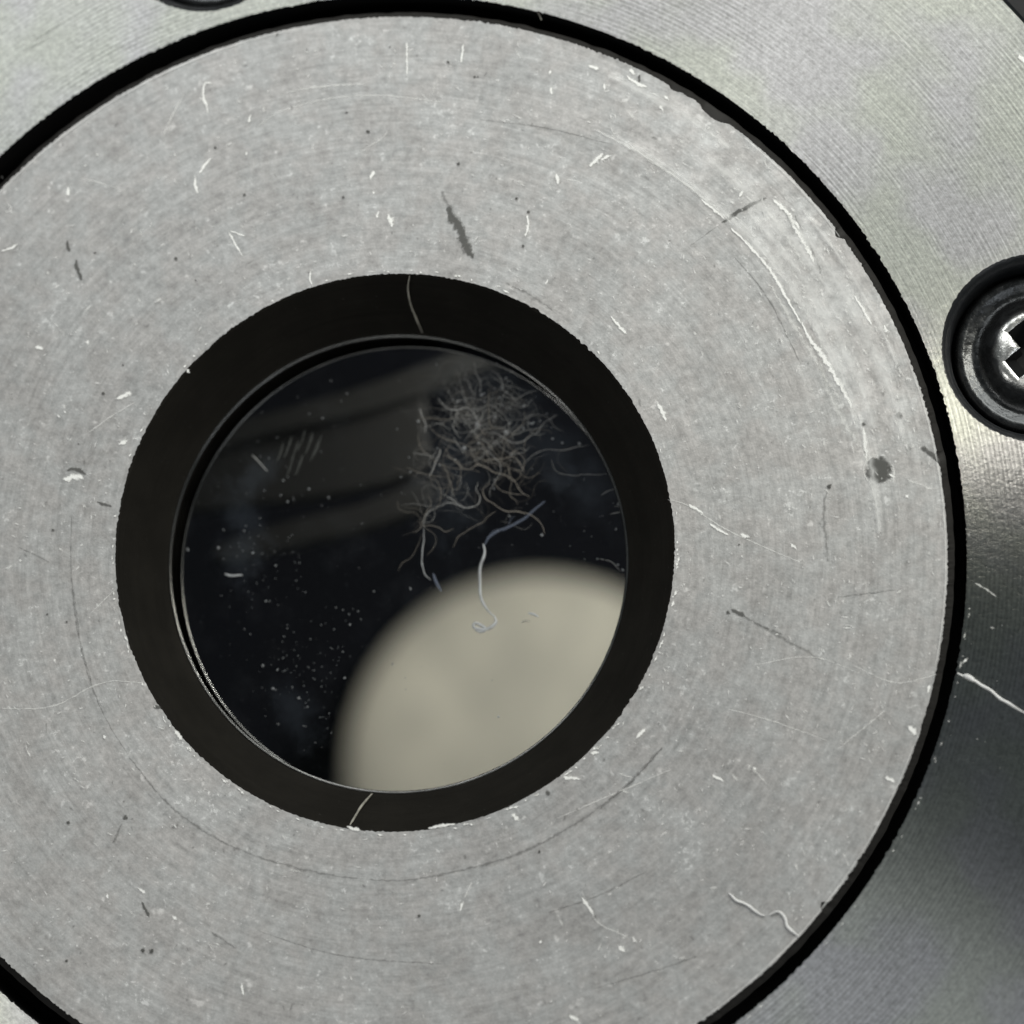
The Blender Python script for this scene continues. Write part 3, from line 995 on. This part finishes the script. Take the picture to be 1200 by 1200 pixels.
tang = empty('lint_tangle', tuple(at(560, 520, GZ)), 'matted tangle of fine grey and brown lint on the upper right of the glass', 'lint')
TO = Vector(tang.location)
traced = [([(205, 395), (225, 440), (238, 510)], .016, M_LINT), ([(300, 590), (290, 640), (255, 705)], .022, M_LINT), ([(460, 180), (480, 235), (490, 270), (495, 330)], .012, M_LINT), ([(400, 240), (430, 262), (445, 300), (460, 330)], .012, M_LINT),
 ([(540, 210), (580, 250), (600, 300), (640, 340), (665, 370)], .014, M_LINT), ([(850, 425), (800, 455), (745, 510), (690, 545), (630, 545), (570, 520), (520, 500)], .015, M_LINT), ([(330, 610), (370, 640), (410, 670), (450, 675), (480, 655), (540, 680), (600, 705), (650, 735), (690, 790), (720, 810)], .016, M_LINTB),
 ([(440, 580), (460, 630), (490, 660)], .010, M_LINTB), ([(520, 640), (590, 635), (650, 625), (690, 660), (700, 690)], .014, M_LINTB), ([(590, 700), (640, 680), (700, 710), (740, 715), (775, 690)], .011, M_LINTB), ([(540, 745), (505, 780), (520, 820), (560, 850), (600, 870), (680, 880), (740, 900), (780, 940), (795, 985)], .014, M_LINTB),
 ([(480, 740), (470, 770), (490, 810), (470, 850), (400, 850), (350, 815), (310, 785)], .014, M_LINT), ([(470, 852), (400, 852), (340, 838), (290, 860), (240, 890), (225, 960)], .014, M_LINT), ([(560, 880), (500, 930), (440, 965), (390, 995), (360, 1040)], .010, M_LINTB),
 ([(225, 960), (228, 1020), (218, 1080), (225, 1150), (260, 1200)], .016, M_LINTW), ([(370, 530), (390, 575), (415, 610)], .014, M_LINT), ([(700, 650), (740, 610), (800, 590), (860, 590), (930, 580), (1000, 560)], .008, M_LINT), ([(820, 640), (860, 690), (920, 710), (1000, 705), (1100, 700)], .007, M_LINT),
 ([(290, 350), (330, 385), (380, 400), (430, 390), (470, 430), (490, 470)], .018, M_LINT), ([(600, 340), (640, 350), (700, 330), (760, 310)], .012, M_LINT), ([(640, 380), (700, 385), (740, 350)], .010, M_LINT), ([(560, 540), (600, 590), (660, 610), (720, 575)], .010, M_LINT),
 ([(500, 530), (540, 570), (560, 610), (600, 650)], .010, M_LINTB), ([(450, 500), (480, 540), (520, 590), (530, 640)], .010, M_LINTB), ([(630, 620), (660, 600), (700, 630), (690, 680), (640, 690)], .010, M_LINTB), ([(600, 700), (560, 740), (590, 780), (640, 790), (700, 800)], .010, M_LINTB),
 ([(360, 700), (400, 720), (390, 770), (350, 780), (380, 830)], .008, M_LINT), ([(650, 900), (610, 960), (560, 970), (520, 1000)], .012, M_BLUE), ([(1050, 1100), (1100, 1110), (1150, 1150)], .010, M_LINT), ([(1060, 800), (1100, 775), (1140, 770)], .012, M_LINT), ([(1100, 885), (1150, 880), (1160, 860), (1120, 855)], .012, M_LINT),
 ([(1060, 570), (1100, 630), (1130, 690)], .012, M_LINT)]
for pts, r, m in traced:
    bag = ([], [])
    L = smooth_line(c4(pts), 0.03)
    for i, p in enumerate(L):
        p += Vector((mn.noise(p*7), mn.noise(p*7+Vector((5, 0, 0))), 0))*0.028
    tube(bag, L, r*0.30*random.uniform(0.8, 1.3), TO)
    link('strand', mesh('strand', *bag), m, tang, smooth=True)

# long loose loops of single filaments
for k in range(14):
    x, y = random.gauss(540, 110), random.gauss(560, 130)
    if y < 380 or y > 860: continue
    p = at(440+x/4, 380+y/4, ZG+random.uniform(0, 0.06))
    a, da = random.uniform(0, 6.28), random.choice((-1, 1))*random.uniform(0.05, 0.16)
    L = [p]
    for q in range(random.randint(18, 46)):
        a += da+random.gauss(0, 0.10)
        if random.random() < 0.05: da = -da
        p = p+Vector((math.cos(a), math.sin(a)*0.7, 0))*0.03
        L.append(p)
    if any(math.hypot(q.x-GLC.x, q.y-GLC.y) > GLR-0.2 for q in L) or max(q.x for q in L) > at(640, 500).x: continue
    bag = ([], [])
    tube(bag, L, random.uniform(0.0015, 0.0034), TO)
    link('strand', mesh('strand', *bag), random.choice((M_LINT, M_LINTB)), tang, smooth=True)

# the matted fuzz between the strands: short curly filaments
import itertools
cores = [(450, 395, 75, 22, 110), (580, 440, 75, 26, 80), (700, 380, 55, 26, 50), (350, 470, 24, 45, 22), (530, 560, 60, 22, 45), (620, 640, 45, 32, 34), (430, 640, 55, 26, 16), (400, 790, 60, 40, 16), (640, 760, 40, 36, 10), (250, 740, 20, 110, 18), (215, 940, 10, 60, 10), (520, 240, 100, 35, 70), (300, 600, 10, 60, 14), (560, 620, 150, 130, 20)]
holes = [(420, 500, 52), (605, 435, 42), (600, 760, 34), (385, 740, 20), (640, 500, 24)]
for mat, pick in ((M_FUZZ, 0), (M_FUZZB, 1)):
    bag = ([], [])
    for (x, y, sx, sy, cnt) in cores:
        brown = 0.15 if y < 520 else 0.6
        for k in range(int(cnt*0.95)):
            if (random.random() < brown) != (pick == 1): continue
            px, py = random.gauss(x, sx), random.gauss(y, sy)
            p = at(440+px/4, 380+py/4, ZG+random.uniform(0, 0.08))
            a = random.uniform(0, 6.28)
            da = random.gauss(0, 0.10)
            L = [p]
            for s in range(random.randint(6, 22)):
                a += da+random.gauss(0, 0.13)
                if random.random() < 0.12: da = random.gauss(0, 0.22)
                p = p+Vector((math.cos(a), math.sin(a), random.uniform(-0.15, 0.15)))*0.028
                L.append(p)
            c = GLC
            if any(math.hypot(px-hx, py-hy) < hr for hx, hy, hr in holes): continue
            if any(math.hypot(q.x-c.x, q.y-c.y) > GLR-0.12 for q in L): continue
            tube(bag, L, random.choice((0.0010, 0.0014, 0.0018, 0.0026, 0.0060))*random.uniform(0.7, 1.2), TO, sides=3)
    tag(link('matted_fuzz', mesh('matted_fuzz', *bag), mat, tang, smooth=True), kind='stuff')


def fibre(name, pts, z, r, mat, label, cat='fibre', wob=0.02, lift=0.0):
    L = smooth_line([at(x, y, z) for x, y in pts], 0.03)
    n = len(L)
    for i, p in enumerate(L):
        p += Vector((mn.noise(p*5), mn.noise(p*5+Vector((5, 0, 0))), 0))*wob
        p.z += r+lift*math.sin(math.pi*i/(n-1))
    o = L[0].copy()
    bag = ([], [])
    tube(bag, L, r, o, 7)
    return tag(link(name, mesh(name, *bag), mat, None, loc=o, smooth=True), label, cat)


fb = fibre('lint_thread', [(566, 638), (568, 650), (562, 672), (564, 700), (572, 715), (578, 722)], ZG, .018, M_LINTW, 'white wavy thread hanging from the tangle over the cream disc')
fibre('lint_curl', [(578, 721), (580, 730), (572, 737), (562, 738), (555, 736), (557, 731), (564, 733), (570, 738), (563, 741), (557, 739)], ZG+.02, .021, M_LINTW, 'small white hooked curl of lint at the foot of the white thread', 'lint')
fibre('lint_wisp', [(638, 588), (610, 610), (590, 620), (574, 628), (567, 640)], ZG, .018, M_BLUE, 'dim bluish wisp of lint just above the white wavy thread', 'lint')
fibre('lint_bit', [(618, 718), (625, 720), (631, 724)], ZG, .014, M_LINTW, 'tiny white curved bit over the cream disc, upper of two', 'lint')
fibre('lint_bit', [(610, 730), (615, 728), (620, 728)], ZG, .010, M_HAIR, 'tiny faint bit over the cream disc, lower of two', 'lint')
fibre('lint_bit', [(263, 673), (272, 675), (285, 674)], ZG, .011, M_LINTW, 'short bright white bit of lint on the left of the dark glass', 'lint')
fibre('lint_bit', [(296, 534), (305, 543), (314, 552)], ZG, .007, M_LINT, 'short thin straight bit of lint on the upper left of the dark glass', 'lint')
fibre('lint_wisp', [(508, 672), (513, 684), (517, 694)], ZG, .02, M_BLUE, 'small pale blue wisp at the lower end of the tangle', 'lint')
# hairs across the black ring, following the cone's slope


def bridge(pts, r, mat, label):
    L = []
    for x, y in pts:
        h = 0.0
        for _ in range(12):                       # find the height of the cone under this point
            p = at(x, y, h)
            q = p-HC.lerp(LC, 0.5)
            u = (HR-math.hypot(q.x, q.y))/(HR-LR)
            h = LZ*min(1.0, max(0.0, u))
        L.append(at(x, y, h+0.03))
    L = smooth_line(L, 0.03)
    o = L[0].copy()
    bag = ([], [])
    tube(bag, L, r, o, 7)
    return tag(link('hair', mesh('hair', *bag), mat, None, loc=o, smooth=True), label, 'hair')


bridge([(480, 323), (478, 338), (481, 356), (488, 374), (495, 390)], .011, M_HAIR, 'pale hair lying across the upper part of the black ring')
bridge([(436, 930), (424, 944), (416, 957), (410, 967)], .016, M_HAIR, 'pale hair lying across the lowest part of the black ring')
fibre('fibre', [(1120, 789), (1140, 797), (1160, 810), (1180, 823), (1204, 836)], 0.0, .018, M_WHITE, 'white fibre on the dark plate at the right, reaching the groove', 'fibre', .03)
fibre('fibre', [(1129, 791), (1136, 794), (1143, 799)], 0.02, .030, M_WHITE, 'thick bright tuft at the groove end of the right white fibre', 'fibre', .02)
fibre('fibre', [(853, 1048), (866, 1056), (876, 1064), (888, 1069), (896, 1069)], 0.0, .017, M_WHITE, 'left piece of the crinkled white fibre on the disc lower right', 'fibre', .06)
fibre('fibre', [(901, 1070), (912, 1069), (918, 1077), (924, 1088), (934, 1100)], 0.0, .018, M_WHITE, 'right piece of the crinkled white fibre, ending at the black groove', 'fibre', .05)
fibre('fibre', [(623, 8), (630, 13), (635, 24)], -0.10, .012, M_HAIR, 'short hair sticking over the black groove at the top', 'fibre', .01)

# dust on the glass
bag = ([], [])
flakes = [(random.gauss(575, 40), random.gauss(490, 30), random.uniform(0.8, 2.6)) for _ in range(60)]


def grain(x, y, r, z=ZG):
    V, F = bag
    c = at(x, y, z)-TO2
    b = len(V)
    r *= 0.0070
    ax, ay, az_ = (random.uniform(0.6, 1.3)*r for _ in range(3))
    a = random.uniform(0, 3.1)
    P = [(ax, 0, 0), (0, ay, 0), (-ax, 0, 0), (0, -ay, 0), (0, 0, az_), (0, 0, -az_*0.4)]
    for px, py, pz in P:
        V.append((c.x+px*math.cos(a)-py*math.sin(a), c.y+px*math.sin(a)+py*math.cos(a), c.z+pz))
    for q in ((0, 1, 4), (1, 2, 4), (2, 3, 4), (3, 0, 4), (1, 0, 5), (2, 1, 5), (3, 2, 5), (0, 3, 5)):
        F.append(tuple(b+i for i in q))


TO2 = Vector(at(470, 665, GZ))
for x, y, r in ((378, 490, 2.2), (332, 563, 2.4), (262, 621, 1.6), (256, 642, 3), (320, 807, 3), (350, 818, 2.6), (308, 780, 2.4), (220, 644, 2.6), (564, 463, 4), (594, 460, 3.4), (560, 499, 4.2), (593, 507, 5), (620, 496, 3.6), (544, 525, 3.8), (597, 605, 2.2), (635, 627, 2.6), (481, 690, 2.6), (410, 732, 2.2), (460, 778, 1.8), (679, 520, 3), (659, 519, 2.2), (726, 590, 3.4), (722, 620, 2.4), (724, 662, 3), (730, 668, 3), (700, 655, 1.8), (584, 840, 2), (545, 843, 0.8), (330, 455, 1.4), (388, 446, 1.3), (307, 483, 1.4), (385, 583, 2), (400, 470, 1.2), (362, 573, 1.8), (337, 588, 2), (437, 930, 4), (470, 559, 2.4)):
    grain(x, y, r)
for x, y, r in flakes:
    grain(x, y, r)
for x, y, s, cnt in ((340, 700, 45, 60), (345, 790, 28, 60), (370, 830, 25, 40), (310, 650, 22, 40), (300, 560, 45, 30), (360, 510, 60, 30), (400, 760, 35, 30), (700, 610, 35, 30), (470, 660, 120, 60), (600, 560, 70, 30), (560, 800, 90, 14)):
    for k in range(cnt):
        px, py = random.gauss(x, s), random.gauss(y, s)
        p = at(px, py, ZG)
        if math.hypot(p.x-GLC.x, p.y-GLC.y) > GLR-0.1: continue
        grain(px, py, random.uniform(0.3, 1.1) if random.random() < 0.88 else random.uniform(1.1, 1.9))
dust = link('glass_dust', mesh('glass_dust', *bag), mat_fibre('dust', (0.45, 0.47, 0.49), 0.8), None, loc=TO2)
tag(dust, 'fine pale dust specks scattered over the dark glass window', 'dust', kind='stuff')
